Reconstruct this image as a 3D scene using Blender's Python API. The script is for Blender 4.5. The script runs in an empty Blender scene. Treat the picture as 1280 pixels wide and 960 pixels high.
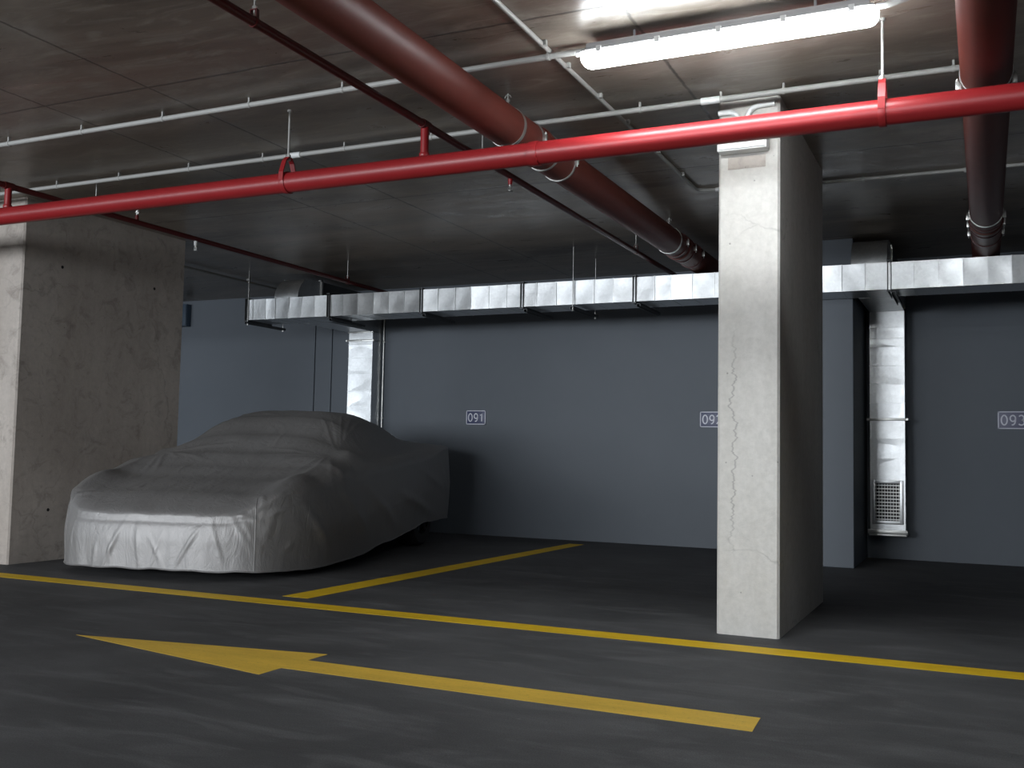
import bpy, bmesh, math, random
from mathutils import Vector, Matrix, noise
random.seed(7)
PI = math.pi
C = bpy.context.scene.collection
SC = bpy.context.scene

# ------------------------------------------------------------------ camera
cam_d = bpy.data.cameras.new('camera'); cam = bpy.data.objects.new('camera', cam_d); C.objects.link(cam)
yaw, pitch, roll = -0.438476805, 0.0680163579, -0.0192540237
cy, sy, cp, sp, cr, sr = math.cos(yaw), math.sin(yaw), math.cos(pitch), math.sin(pitch), math.cos(roll), math.sin(roll)
fw = Vector((sy*cp, cy*cp, sp)); rt = Vector((cy, -sy, 0)); dn = fw.cross(rt)
rt2 = cr*rt + sr*dn; dn2 = -sr*rt + cr*dn
M = Matrix.Identity(4)
for i in range(3):
    M[i][0] = rt2[i]; M[i][1] = -dn2[i]; M[i][2] = -fw[i]
M[0][3], M[1][3], M[2][3] = 0, 0, 0.92
cam.matrix_world = M
cam_d.lens = 1263.77/1280*36; cam_d.sensor_width = 36; cam_d.clip_start = .02; cam_d.clip_end = 200
SC.camera = cam

# ------------------------------------------------------------------ world, lights, exposure
w = bpy.data.worlds.new('world'); SC.world = w; w.use_nodes = True
w.node_tree.nodes['Background'].inputs[0].default_value = (.62, .75, 1, 1)
w.node_tree.nodes['Background'].inputs[1].default_value = .05
def area(name, loc, target, sx, sy_, power, col):
    l = bpy.data.lights.new(name, 'AREA'); l.shape = 'RECTANGLE'; l.size = sx; l.size_y = sy_
    l.energy = power; l.color = col
    o = bpy.data.objects.new(name, l); C.objects.link(o); o.location = loc
    o.rotation_euler = (Vector(target)-Vector(loc)).to_track_quat('-Z', 'Y').to_euler()
    return o
# daylight falling in through the wide entrance behind the camera
area('entrance_daylight', (-5.2, -6.7, 1.9), (-5.2, 0, 1.9), 8.2, 1.5, 1080, (.90, .95, 1))
area('entrance_daylight_left', (-14.1, -6.7, 1.9), (-13.1, 0, 1.9), 7.6, 1.5, 520, (.86, .93, 1))
LAMP_STRENGTH = 56
SC.view_settings.view_transform = 'Standard'; SC.view_settings.look = 'None'
SC.view_settings.gamma = 1; SC.view_settings.use_curve_mapping = False
SC.view_settings.exposure = -0.2

# ------------------------------------------------------------------ helpers: materials
def nm(name):
    m = bpy.data.materials.new(name); m.use_nodes = True
    nt = m.node_tree; return m, nt, nt.nodes['Principled BSDF']
def N(nt, t, **k):
    n = nt.nodes.new(t)
    for a, b in k.items():
        if a in n.inputs: n.inputs[a].default_value = b
        else: setattr(n, a, b)
    return n
def coords(nt, scale=(1, 1, 1)):
    tc = N(nt, 'ShaderNodeTexCoord'); mp = N(nt, 'ShaderNodeMapping'); mp.inputs['Scale'].default_value = scale
    nt.links.new(tc.outputs['Object'], mp.inputs[0]); return mp.outputs[0]
def noise_n(nt, vec, scale, detail=6, rough=.6, dist=0):
    n = N(nt, 'ShaderNodeTexNoise'); n.inputs['Scale'].default_value = scale; n.inputs['Detail'].default_value = detail
    n.inputs['Roughness'].default_value = rough; n.inputs['Distortion'].default_value = dist
    nt.links.new(vec, n.inputs['Vector']); return n.outputs['Fac']
def ramp(nt, fac, stops):
    r = N(nt, 'ShaderNodeValToRGB'); e = r.color_ramp.elements
    while len(e) < len(stops): e.new(.5)
    for i, (p, c) in enumerate(stops):
        e[i].position = p; e[i].color = (c, c, c, 1) if isinstance(c, (int, float)) else (*c, 1)
    nt.links.new(fac, r.inputs[0]); return r.outputs[0]
def mix(nt, a, b, fac, mode='MIX'):
    m = N(nt, 'ShaderNodeMix'); m.data_type = 'RGBA'; m.blend_type = mode
    for v, i in ((a, 6), (b, 7), (fac, 0)):
        s = m.inputs[i]
        if isinstance(v, bpy.types.NodeSocket): nt.links.new(v, s)
        elif isinstance(v, (int, float)): s.default_value = v if i == 0 else (v, v, v, 1)
        else: s.default_value = (*v, 1)
    return m.outputs[2]
def math_n(nt, op, a, b=0.0, c=0.0):
    m = N(nt, 'ShaderNodeMath'); m.operation = op
    for v, s in zip((a, b, c), m.inputs):
        if isinstance(v, bpy.types.NodeSocket): nt.links.new(v, s)
        else: s.default_value = v
    return m.outputs[0]
def bump(nt, bs, h, strength=.3, dist=.01):
    b = N(nt, 'ShaderNodeBump'); b.inputs['Strength'].default_value = strength; b.inputs['Distance'].default_value = dist
    nt.links.new(h, b.inputs['Height']); nt.links.new(b.outputs[0], bs.inputs['Normal'])
def simple(name, col, rough=.5, metal=0., var=.12, scale=14, bmp=.05):
    m, nt, bs = nm(name); v = coords(nt)
    f = noise_n(nt, v, scale)
    c = mix(nt, tuple(x*(1-var) for x in col), tuple(min(1, x*(1+var)) for x in col), f)
    nt.links.new(c, bs.inputs['Base Color']); bs.inputs['Roughness'].default_value = rough; bs.inputs['Metallic'].default_value = metal
    if bmp: bump(nt, bs, f, bmp, .004)
    return m
def concrete(name, a, b, rough=.85, grime=.25, crack=False):
    m, nt, bs = nm(name); v = coords(nt); vs = coords(nt, (1, 1, .28))
    big = noise_n(nt, vs, 1.6, 8, .65, .6); fine = noise_n(nt, v, 26, 8, .7); mid = noise_n(nt, v, 6, 8, .7, 1.2)
    c = mix(nt, a, b, ramp(nt, big, [(.3, 0), (.7, 1)]))
    c = mix(nt, c, tuple(x*.72 for x in a), math_n(nt, 'MULTIPLY', ramp(nt, mid, [(.52, 0), (.7, 1)]), grime), 'MIX')
    c = mix(nt, c, ramp(nt, fine, [(.3, .82), (.75, 1.0)]), 1.0, 'MULTIPLY')
    # hairline cracks
    wv = N(nt, 'ShaderNodeTexVoronoi'); wv.feature = 'DISTANCE_TO_EDGE'; wv.inputs['Scale'].default_value = 1.1
    wn = N(nt, 'ShaderNodeTexNoise'); wn.inputs['Scale'].default_value = 2.5; wn.inputs['Detail'].default_value = 6
    nt.links.new(v, wn.inputs['Vector'])
    wm = N(nt, 'ShaderNodeMix'); wm.data_type = 'RGBA'; wm.inputs[0].default_value = .35
    nt.links.new(v, wm.inputs[6]); nt.links.new(wn.outputs['Color'], wm.inputs[7]); nt.links.new(wm.outputs[2], wv.inputs['Vector'])
    cr_ = ramp(nt, wv.outputs['Distance'], [(0, .72), (.006, 1)])
    c = mix(nt, c, cr_, math_n(nt, 'MULTIPLY', ramp(nt, big, [(.45, 0), (.6, 1)]), .8), 'MULTIPLY')
    if crack:
        sp3 = N(nt, 'ShaderNodeSeparateXYZ'); nt.links.new(v, sp3.inputs[0])
        zc = N(nt, 'ShaderNodeCombineXYZ'); nt.links.new(sp3.outputs[2], zc.inputs[2])
        wz = noise_n(nt, zc.outputs[0], 7, 4, .65)
        off = math_n(nt, 'ADD', math_n(nt, 'ADD', sp3.outputs[0], .075), math_n(nt, 'MULTIPLY', math_n(nt, 'SUBTRACT', wz, .5), .22))
        ln = ramp(nt, math_n(nt, 'ABSOLUTE', off), [(.001, 1), (.006, 0)])
        msk = ramp(nt, math_n(nt, 'ABSOLUTE', math_n(nt, 'SUBTRACT', sp3.outputs[2], 1.0)), [(.35, 1), (.65, 0)])
        c = mix(nt, c, (.16, .155, .15), math_n(nt, 'MULTIPLY', math_n(nt, 'MULTIPLY', ln, msk), .55))
    # blow holes
    vo = N(nt, 'ShaderNodeTexVoronoi'); vo.inputs['Scale'].default_value = 9; nt.links.new(v, vo.inputs['Vector'])
    hole = ramp(nt, vo.outputs['Distance'], [(.03, .45), (.055, 1)])
    c = mix(nt, c, hole, .8, 'MULTIPLY')
    nt.links.new(c, bs.inputs['Base Color']); bs.inputs['Roughness'].default_value = rough
    h = math_n(nt, 'ADD', math_n(nt, 'MULTIPLY', fine, .4), mid)
    bump(nt, bs, math_n(nt, 'MULTIPLY', h, hole), .25, .01)
    return m
MAT = {}
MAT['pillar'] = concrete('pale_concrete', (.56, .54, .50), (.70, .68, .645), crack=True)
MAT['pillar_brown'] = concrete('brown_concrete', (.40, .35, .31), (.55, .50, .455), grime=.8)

def floor_mat():
    m, nt, bs = nm('dark_asphalt_floor'); v = coords(nt); vs = coords(nt, (.35, 1.3, 1))
    a = noise_n(nt, v, .7, 8, .6, .4); b = noise_n(nt, vs, 5, 8, .7, .8); f = noise_n(nt, v, 180, 4, .7)
    c = mix(nt, (.040, .040, .042), (.115, .116, .12), ramp(nt, a, [(.25, 0), (.75, 1)]))
    c = mix(nt, c, (.17, .17, .175), math_n(nt, 'MULTIPLY', ramp(nt, b, [(.48, 0), (.72, 1)]), .6))
    c = mix(nt, c, ramp(nt, f, [(.3, .65), (.7, 1.25)]), 1.0, 'MULTIPLY')
    vo = N(nt, 'ShaderNodeTexVoronoi'); vo.inputs['Scale'].default_value = 2.3; nt.links.new(v, vo.inputs['Vector'])
    c = mix(nt, c, (.16, .16, .16), math_n(nt, 'MULTIPLY', ramp(nt, vo.outputs['Distance'], [(.012, 1), (.03, 0)]), .5))
    nt.links.new(c, bs.inputs['Base Color'])
    nt.links.new(ramp(nt, b, [(.3, .62), (.7, .85)]), bs.inputs['Roughness'])
    bs.inputs['Specular IOR Level'].default_value = .3
    bump(nt, bs, f, .3, .004)
    return m
MAT['floor'] = floor_mat()

def ceiling_mat():
    m, nt, bs = nm('formwork_concrete_ceiling'); v = coords(nt); vs = coords(nt, (.5, 1.8, 1))
    sep = N(nt, 'ShaderNodeSeparateXYZ'); nt.links.new(v, sep.inputs[0])
    big = noise_n(nt, vs, .9, 8, .62, .7); mid = noise_n(nt, vs, 5, 8, .7, 1); fine = noise_n(nt, v, 40, 6, .7)
    c = mix(nt, (.125, .102, .082), (.38, .32, .265), ramp(nt, big, [(.3, 0), (.7, 1)]))
    c = mix(nt, c, (.55, .50, .44), math_n(nt, 'MULTIPLY', ramp(nt, mid, [(.5, 0), (.72, 1)]), .55))
    wob = math_n(nt, 'MULTIPLY', math_n(nt, 'SUBTRACT', mid, .5), .03)
    groove = None
    def line(axis, period, off, wdt):
        t = math_n(nt, 'ADD', sep.outputs[axis], -off + 50*period)
        t = math_n(nt, 'ADD', t, wob)
        t = math_n(nt, 'MODULO', t, period)
        d = math_n(nt, 'MINIMUM', t, math_n(nt, 'SUBTRACT', period, t))
        return d
    dx = line(0, 2.645, -1.385, .01); dx2 = line(0, 5.29, -4.805, .01); dy = line(1, 2.5, 3.95, .01)
    d = math_n(nt, 'MINIMUM', math_n(nt, 'MINIMUM', dx, dx2), dy)
    dark = ramp(nt, d, [(.004, .38), (.012, 1)])
    halo = math_n(nt, 'MULTIPLY', ramp(nt, d, [(.01, 1), (.16, 0)]), ramp(nt, noise_n(nt, v, 3, 6, .7), [(.45, 0), (.65, .8)]))
    c = mix(nt, c, (.40, .375, .34), math_n(nt, 'MULTIPLY', halo, .9))
    c = mix(nt, c, dark, 1.0, 'MULTIPLY')
    nt.links.new(c, bs.inputs['Base Color'])
    nt.links.new(ramp(nt, mid, [(.3, .24), (.7, .46)]), bs.inputs['Roughness'])
    bs.inputs['Specular IOR Level'].default_value = .6
    h = math_n(nt, 'ADD', math_n(nt, 'MULTIPLY', fine, .15), math_n(nt, 'MULTIPLY', mid, .3))
    h = math_n(nt, 'ADD', h, dark)
    bump(nt, bs, h, .2, .012)
    return m
MAT['ceiling'] = ceiling_mat()

def wall_mat(name='blue_grey_wall_paint', k=1.):
    m, nt, bs = nm(name); v = coords(nt)
    a = noise_n(nt, v, .9, 6, .6); f = noise_n(nt, v, 55, 4, .6)
    c = mix(nt, (.10*k, .118*k, .140*k), (.135*k, .152*k, .176*k), a)
    nt.links.new(c, bs.inputs['Base Color']); bs.inputs['Roughness'].default_value = .6
    bump(nt, bs, f, .12, .004); return m
MAT['wall'] = wall_mat()

def galv():
    m, nt, bs = nm('galvanised_sheet'); v = coords(nt)
    vo = N(nt, 'ShaderNodeTexVoronoi'); vo.inputs['Scale'].default_value = 45; nt.links.new(v, vo.inputs['Vector'])
    n = noise_n(nt, v, 3.5, 5, .6)
    sp_ = ramp(nt, vo.outputs['Color'], [(0, .88), (1, 1)])
    c = mix(nt, (.62, .64, .655), (.78, .795, .80), n); c = mix(nt, c, sp_, 1., 'MULTIPLY')
    nt.links.new(c, bs.inputs['Base Color']); bs.inputs['Metallic'].default_value = .92
    nt.links.new(ramp(nt, n, [(.3, .28), (.7, .42)]), bs.inputs['Roughness'])
    bump(nt, bs, n, .15, .02); return m
MAT['galv'] = galv()
MAT['steel'] = simple('zinc_steel', (.62, .62, .60), .35, .9)
MAT['dark_steel'] = simple('dark_steel_channel', (.10, .105, .11), .5, .6)
MAT['red'] = simple('glossy_red_pipe_paint', (.27, .015, .018), .38, 0, .1, 6, .02)
MAT['red_dark'] = simple('dark_red_pipe_paint', (.10, .009, .009), .38, 0, .12, 8, .02)
MAT['oxide'] = simple('red_oxide_pipe_paint', (.15, .032, .022), .52, 0, .18, 9, .06)
MAT['conduit'] = simple('pale_grey_conduit_plastic', (.40, .40, .385), .45, 0, .05)
MAT['white'] = simple('white_plastic', (.78, .79, .79), .4, 0, .03)
MAT['grey_plastic'] = simple('grey_plastic_housing', (.42, .42, .43), .45, 0, .04)
MAT['black'] = simple('black_rubber', (.012, .012, .013), .7, 0, .2)
MAT['dark'] = simple('dark_grey_paint', (.05, .052, .056), .5)
MAT['navy'] = simple('navy_sign_enamel', (.045, .055, .13), .4, 0, .06)
MAT['grey_navy'] = simple('faded_sign_enamel', (.16, .165, .25), .45, 0, .08)
MAT['signwhite'] = simple('white_sign_paint', (.68, .69, .78), .45, 0, .05)
MAT['bluebox'] = simple('dark_blue_box_paint', (.04, .065, .10), .5)
MAT['rim'] = simple('dark_alloy', (.09, .09, .095), .35, .8)

def paint_mat(name, col, wear):
    m, nt, bs = nm(name); v = coords(nt)
    f = noise_n(nt, v, 60, 6, .75); b = noise_n(nt, coords(nt, (.5, 2, 1)), 3, 6, .7)
    c = mix(nt, col, tuple(x*.78 for x in col), ramp(nt, b, [(.35, 0), (.7, 1)]))
    c = mix(nt, c, (.09, .085, .06), math_n(nt, 'MULTIPLY', ramp(nt, f, [(.56, 0), (.72, 1)]), wear))
    nt.links.new(c, bs.inputs['Base Color']); bs.inputs['Roughness'].default_value = .6
    bs.inputs['Specular IOR Level'].default_value = .3
    bump(nt, bs, f, .2, .002); return m
MAT['yellow'] = paint_mat('yellow_line_paint', (.90, .58, .016), .25)
MAT['yellow_worn'] = paint_mat('worn_yellow_arrow_paint', (.80, .52, .07), .5)

def cover_mat():
    m, nt, bs = nm('silver_cover_fabric'); v = coords(nt); vs = coords(nt, (1, 1, .45))
    a = noise_n(nt, v, 2.2, 6, .6, .5); f = noise_n(nt, v, 160, 3, .6); wr = noise_n(nt, vs, 9, 6, .62, 1.6)
    c = mix(nt, (.30, .292, .288), (.37, .362, .36), a)
    nt.links.new(c, bs.inputs['Base Color']); bs.inputs['Metallic'].default_value = .65
    nt.links.new(ramp(nt, a, [(.3, .52), (.7, .62)]), bs.inputs['Roughness'])
    h = math_n(nt, 'ADD', math_n(nt, 'MULTIPLY', wr, 1.), math_n(nt, 'MULTIPLY', f, .06))
    bump(nt, bs, h, .35, .02); return m
MAT['cover'] = cover_mat()
def emis(name, col, s):
    m, nt, bs = nm(name); bs.inputs['Base Color'].default_value = (.9, .9, .9, 1)
    bs.inputs['Emission Color'].default_value = (*col, 1); bs.inputs['Emission Strength'].default_value = s; return m
MAT['glow'] = emis('lit_diffuser', (.93, .98, 1), LAMP_STRENGTH)

# ------------------------------------------------------------------ helpers: objects
def V(*a): return Vector(a)
def tag(o, label, cat, group=None):
    o['label'] = label; o['category'] = cat
    if group: o['group'] = group
    return o
def thing(name, label, cat, loc, group=None):
    o = bpy.data.objects.new(name, None); C.objects.link(o); o.location = loc; o.empty_display_size = .1
    return tag(o, label, cat, group)
def worg(o):
    p = Vector((0, 0, 0))
    while o: p += o.location; o = o.parent
    return p
def obj(name, bm, mat, parent=None, org=None, smooth=True, angle=38):
    """bm is in world coordinates"""
    if parent is not None: org = worg(parent); 
    elif org is None: org = V(0, 0, 0)
    org = Vector(org)
    bmesh.ops.recalc_face_normals(bm, faces=bm.faces)
    bmesh.ops.translate(bm, verts=bm.verts, vec=-org)
    me = bpy.data.meshes.new(name); bm.to_mesh(me); bm.free()
    me.materials.append(MAT[mat])
    if smooth:
        for p in me.polygons: p.use_smooth = True
        try: me.set_sharp_from_angle(angle=math.radians(angle))
        except Exception: pass
    o = bpy.data.objects.new(name, me); C.objects.link(o)
    if parent is not None: o.parent = parent
    else: o.location = org
    return o
def struct(name, bm, mat):
    o = obj(name, bm, mat, smooth=False); o['kind'] = 'structure'; return o
def dup(root, loc, label=None, group=None):
    r = root.copy(); C.objects.link(r); r.location = loc
    if label: r['label'] = label
    if group: r['group'] = group
    for ch in list(root.children):
        c = ch.copy(); C.objects.link(c); c.parent = r
        for g in list(ch.children):
            d = g.copy(); C.objects.link(d); d.parent = c
    return r
def nb(): return bmesh.new()
def box(bm, a, b, bev=0.0):
    r = bmesh.ops.create_cube(bm, size=1)
    vs = r['verts']
    for v in vs:
        for i in range(3): v.co[i] = (a[i]+b[i])/2 + v.co[i]*(b[i]-a[i])
    if bev:
        es = list({e for v in vs for e in v.link_edges})
        bmesh.ops.bevel(bm, geom=es, offset=bev, segments=2, affect='EDGES', profile=.6)
    return bm
def frames(pts):
    out = []; prev = None
    for i, p in enumerate(pts):
        t = (pts[min(i+1, len(pts)-1)] - pts[max(i-1, 0)]).normalized()
        if prev is None:
            u = t.cross(V(0, 0, 1)); 
            if u.length < .1: u = t.cross(V(1, 0, 0))
        else: u = prev - t*prev.dot(t)
        u.normalize(); prev = u; out.append((u, t.cross(u)))
    return out
def tube(bm, pts, r, seg=16, caps=True):
    pts = [Vector(p) for p in pts]; rs = r if isinstance(r, (list, tuple)) else [r]*len(pts)
    rings = []
    for p, (u, w_), rr in zip(pts, frames(pts), rs):
        rings.append([bm.verts.new(p + (u*math.cos(2*PI*k/seg) + w_*math.sin(2*PI*k/seg))*rr) for k in range(seg)])
    for a, b in zip(rings, rings[1:]):
        for k in range(seg): bm.faces.new((a[k], a[(k+1) % seg], b[(k+1) % seg], b[k]))
    if caps: bm.faces.new(rings[0][::-1]); bm.faces.new(rings[-1])
    return bm
def arc(c, u, v, r, a0, a1, n=10):
    c, u, v = Vector(c), Vector(u), Vector(v)
    return [c + u*(r*math.cos(a0+(a1-a0)*i/n)) + v*(r*math.sin(a0+(a1-a0)*i/n)) for i in range(n+1)]
def ring(bm, c, axis, r, tr, wid=None, seg=32):
    """closed band (rectangular section wid along axis, thickness tr) around axis 'x' or 'y' or 'z'"""
    wid = wid or tr; ax = 'xyz'.index(axis); i, j = [(1, 2), (2, 0), (0, 1)][ax]
    rows = []
    for k in range(seg):
        a = 2*PI*k/seg; row = []
        for rr, d in ((r, -wid/2), (r+tr*.8, -wid/2), (r+tr, -wid*.32), (r+tr, wid*.32), (r+tr*.8, wid/2), (r, wid/2)):
            p = Vector(c); p[i] += math.cos(a)*rr; p[j] += math.sin(a)*rr; p[ax] += d; row.append(bm.verts.new(p))
        rows.append(row)
    for k in range(seg):
        a, b = rows[k], rows[(k+1) % seg]
        for q in range(6): bm.faces.new((a[q], a[(q+1) % 6], b[(q+1) % 6], b[q]))
    return bm
def prism(bm, poly, z0, z1):
    lo = [bm.verts.new((x, y, z0)) for x, y in poly]; hi = [bm.verts.new((x, y, z1)) for x, y in poly]
    bm.faces.new(lo[::-1]); bm.faces.new(hi); n = len(poly)
    for i in range(n): bm.faces.new((lo[i], lo[(i+1) % n], hi[(i+1) % n], hi[i]))
    return bm

H = 2.83; WY = 10.15            # ceiling height, back wall
XL, XR, YF = -19.0, 7.0, -7.0
# ------------------------------------------------------------------ setting
struct('floor', box(nb(), (XL-.3, YF-.3, -.2), (XR+.3, WY+.3, 0)), 'floor')
struct('ceiling', box(nb(), (XL-.3, YF-.3, H), (XR+.3, WY+.3, H+.25)), 'ceiling')
bm = nb()
# back wall in panels with two narrow recessed joints
xs = [XL, -7.44, -7.425, -7.19, -7.175, XR]
for i in range(len(xs)-1):
    d = .02 if i in (1, 3) else 0
    box(bm, (xs[i], WY+d, 0), (xs[i+1], WY+.3, H))
struct('wall_back', bm, 'wall')
struct('wall_left', box(nb(), (XL-.3, YF, 0), (XL, WY, H)), 'wall')
struct('wall_right', box(nb(), (XR, YF, 0), (XR+.3, WY, H)), 'wall')
bm = nb()
box(bm, (XL, YF-.25, 0), (-18.2, YF, H)); box(bm, (-.5, YF-.25, 0), (XR, YF, H)); box(bm, (-18.2, YF-.25, 2.68), (-.5, YF, H)); box(bm, (-10.15, YF-.25, 0), (-9.85, YF, 2.68))
struct('wall_front', bm, 'wall')
struct('trim_1', box(nb(), (-1.58, 9.06, 0), (-1.02, WY, H), .006), 'wall')

# ------------------------------------------------------------------ concrete pillars
def pillar(x0, x1, y0, y1, label, mat):
    bm = nb(); box(bm, (x0, y0, 0), (x1, y1, H))
    es = [e for e in bm.edges if abs(e.verts[0].co.z-e.verts[1].co.z) > 1]
    bmesh.ops.bevel(bm, geom=es, offset=.012, segments=1, affect='EDGES')
    o = obj('concrete_pillar', bm, mat, org=((x0+x1)/2, (y0+y1)/2, 0), smooth=False)
    return tag(o, label, 'pillar')
pr_ = pillar(-1.285, -.962, 5.31, 6.86, 'pale bare concrete pillar standing free behind the yellow lane line, right of centre', 'pillar')
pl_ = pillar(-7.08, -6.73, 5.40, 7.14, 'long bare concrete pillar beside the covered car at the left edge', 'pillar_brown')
obj('brown_patch', box(nb(), (-1.235, 5.3085, 2.455), (-1.035, 5.3105, 2.52), .0005), 'pillar_brown', pr_)  # thin brown rectangle on the pillar front, just below the white box
# formwork tie holes of the left pillar
for (y, z) in ((5.767, 2.345), (6.767, 2.325), (5.745, .40)):
    o = obj('tie_hole', tube(nb(), [(-6.733, y, z), (-6.7285, y, z)], .013, 12), 'black', pl_)

# ------------------------------------------------------------------ painted markings
def marking(name, poly, label, mat, cat='floor marking'):
    cx = sum(p[0] for p in poly)/len(poly); cy_ = sum(p[1] for p in poly)/len(poly)
    o = obj(name, prism(nb(), poly, 0.0, .0009), mat, org=(cx, cy_, 0), smooth=False); return tag(o, label, cat)
marking('lane_line', [(-14, 4.885), (6, 4.885), (6, 5.045), (-14, 5.045)], 'long yellow line painted across the asphalt in front of the pillars', 'yellow')
marking('bay_line', [(-3.99, 5.19), (-3.795, 5.19), (-3.725, 9.75), (-3.885, 9.75)], 'yellow line painted beside the covered car towards the back wall', 'yellow')
marking('direction_arrow', [(-4.0, 3.615), (-2.69, 3.365), (-2.69, 3.51), (-.722, 3.495), (-.733, 3.69), (-2.69, 3.69), (-2.69, 3.84)],
        'yellow painted arrow pointing left on the driving lane', 'yellow_worn')

# ------------------------------------------------------------------ covered car
CF = V(-5.275, 5.345, 0); CYAW = math.radians(11.4); L = 4.05; W = 1.02
back = V(-math.sin(CYAW), math.cos(CYAW), 0); side = V(math.cos(CYAW), math.sin(CYAW), 0)
def interp(tab, x):
    if x <= tab[0][0]: return tab[0][1]
    for (x0, y0), (x1, y1) in zip(tab, tab[1:]):
        if x <= x1:
            t = (x-x0)/(x1-x0); t = t*t*(3-2*t)*.5 + t*.5; return y0+(y1-y0)*t
    return tab[-1][1]
BODY = [(0, .53), (.3, .60), (.7, .68), (1.2, .78), (1.7, .85), (2.5, .895), (3.1, .94), (3.6, .99), (4.05, 1.01)]
GREEN = [(0, .25), (.6, .50), (.95, .70), (1.22, .86), (1.55, 1.03), (1.9, 1.20), (2.2, 1.265), (2.55, 1.27), (2.9, 1.22), (3.25, 1.08), (3.55, .99), (3.95, .9)]
def smax(a, b, k=.06):
    h = max(k-abs(a-b), 0)/k; return max(a, b) + h*h*k*.25
def body_top(s, t):
    b = interp(BODY, s); f = abs(t)/W
    fender = .085*math.exp(-((s-.48)/.45)**2)*math.exp(-((abs(t)-.84)/.17)**2) + .03*math.exp(-((s-3.3)/.5)**2)*math.exp(-((abs(t)-.72)/.16)**2)
    z = b - .02*(f**2) + fender
    g = interp(GREEN, s)
    gz = g - max(0, g-.76)*min(1.3, (abs(t)/.88))**4.2
    z = smax(z, gz, .20)
    # wing mirrors under the fabric
    z += .055*math.exp(-((s-1.5)/.15)**2-((abs(t)-.87)/.09)**2)
    return z
CREASE = []
rc = random.Random(3)
def cr_(s0, t0, s1, t1, amp, wid): CREASE.append((s0, t0, s1, t1, amp, wid))
for sg in (-1, 1):
    for i in range(7):      # folds fanning from the windscreen corners over the fenders and the bonnet
        a = -.5+i*.36+rc.uniform(-.1, .1); l = rc.uniform(.35, .75)
        cr_(1.30+.05*rc.uniform(-1, 1), sg*.74, 1.30-l*math.cos(a), sg*(.74-l*.9*math.sin(a)), rc.uniform(.003, .007), rc.uniform(.012, .024))
    for i in range(6):      # folds up the screen pillars
        cr_(1.4+.06*i, sg*(.80-.02*i), 2.0+.10*i, sg*(.35+.06*i), rc.uniform(.003, .008), rc.uniform(.012, .02))
    for i in range(8):      # crumples at the front corners
        a = rc.uniform(0, PI); l = rc.uniform(.10, .28)
        cr_(.14, sg*.80, .14+l*math.sin(a), sg*(.80-l*math.cos(a)), rc.uniform(.006, .012), rc.uniform(.010, .018))
    cr_(.05, sg*.78, 1.3, sg*.80, .006, .03)
for i in range(14):
    s0 = rc.uniform(.3, 3.2); t0 = rc.uniform(-.8, .8); cr_(s0, t0, s0+rc.uniform(-.3, .5), t0+rc.uniform(-.35, .35), rc.uniform(.003, .006), rc.uniform(.014, .025))
def creases(s, t, lst):
    z = 0
    for s0, t0, s1, t1, amp, wid in lst:
        dx, dy = s1-s0, t1-t0; l2 = dx*dx+dy*dy
        u = ((s-s0)*dx+(t-t0)*dy)/l2
        if u < -.1 or u > 1.1: continue
        d = abs((s-s0)*dy-(t-t0)*dx)/math.sqrt(l2)
        if d > wid*3: continue
        z += amp*math.exp(-(d/wid)**2)*math.sin(PI*(u+.1)/1.2)**2*1.2
    return z
FRONT = [(-.70, .10, -.55, .45), (-.30, .05, -.12, .42), (-.22, .04, -.28, .30), (-.02, .04, -.10, .40), (.06, .04, .16, .38), (.14, .05, .02, .34), (.22, .06, .40, .40), (-.45, .05, -.40, .28),
         (.78, .10, .55, .50), (.80, .12, .66, .52), (.80, .20, .83, .50), (.76, .38, .60, .50), (.78, .42, .90, .52), (.82, .15, .95, .45), (-.85, .1, -.75, .5), (.62, .08, .50, .46)]
FRONT = [(a+rc.uniform(-.05, .05), b, c+rc.uniform(-.06, .06), d, rc.uniform(.004, .010), rc.uniform(.010, .018)) for a, b, c, d in FRONT]
FLANK = [(.9, .10, .45, .58, .014, .04), (1.6, .16, .9, .70, .012, .05), (2.3, .2, 1.2, .75, .012, .05), (3.4, .28, 2.0, .60, .014, .05), (3.7, .5, 2.6, .8, .010, .04), (3.8, .35, 3.3, .9, .01, .04)]
def outline(th):
    """plan outline in (s,t): superellipse with squarer tail"""
    c_, s_ = math.cos(th), math.sin(th)
    n = 4.2 if c_ < 0 else 9.0
    k = (abs(c_)**n + abs(s_)**n)**(-1/n)
    a = L/2
    return a + a*k*c_, W*k*s_*(1-.03*(c_ < 0)*abs(c_))
def wl(s, t, z=0.): p = CF + back*s + side*t; return V(p.x, p.y, z)
def fbm(p, o=3): return noise.fractal(p, 1.0, 2.0, o)
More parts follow.
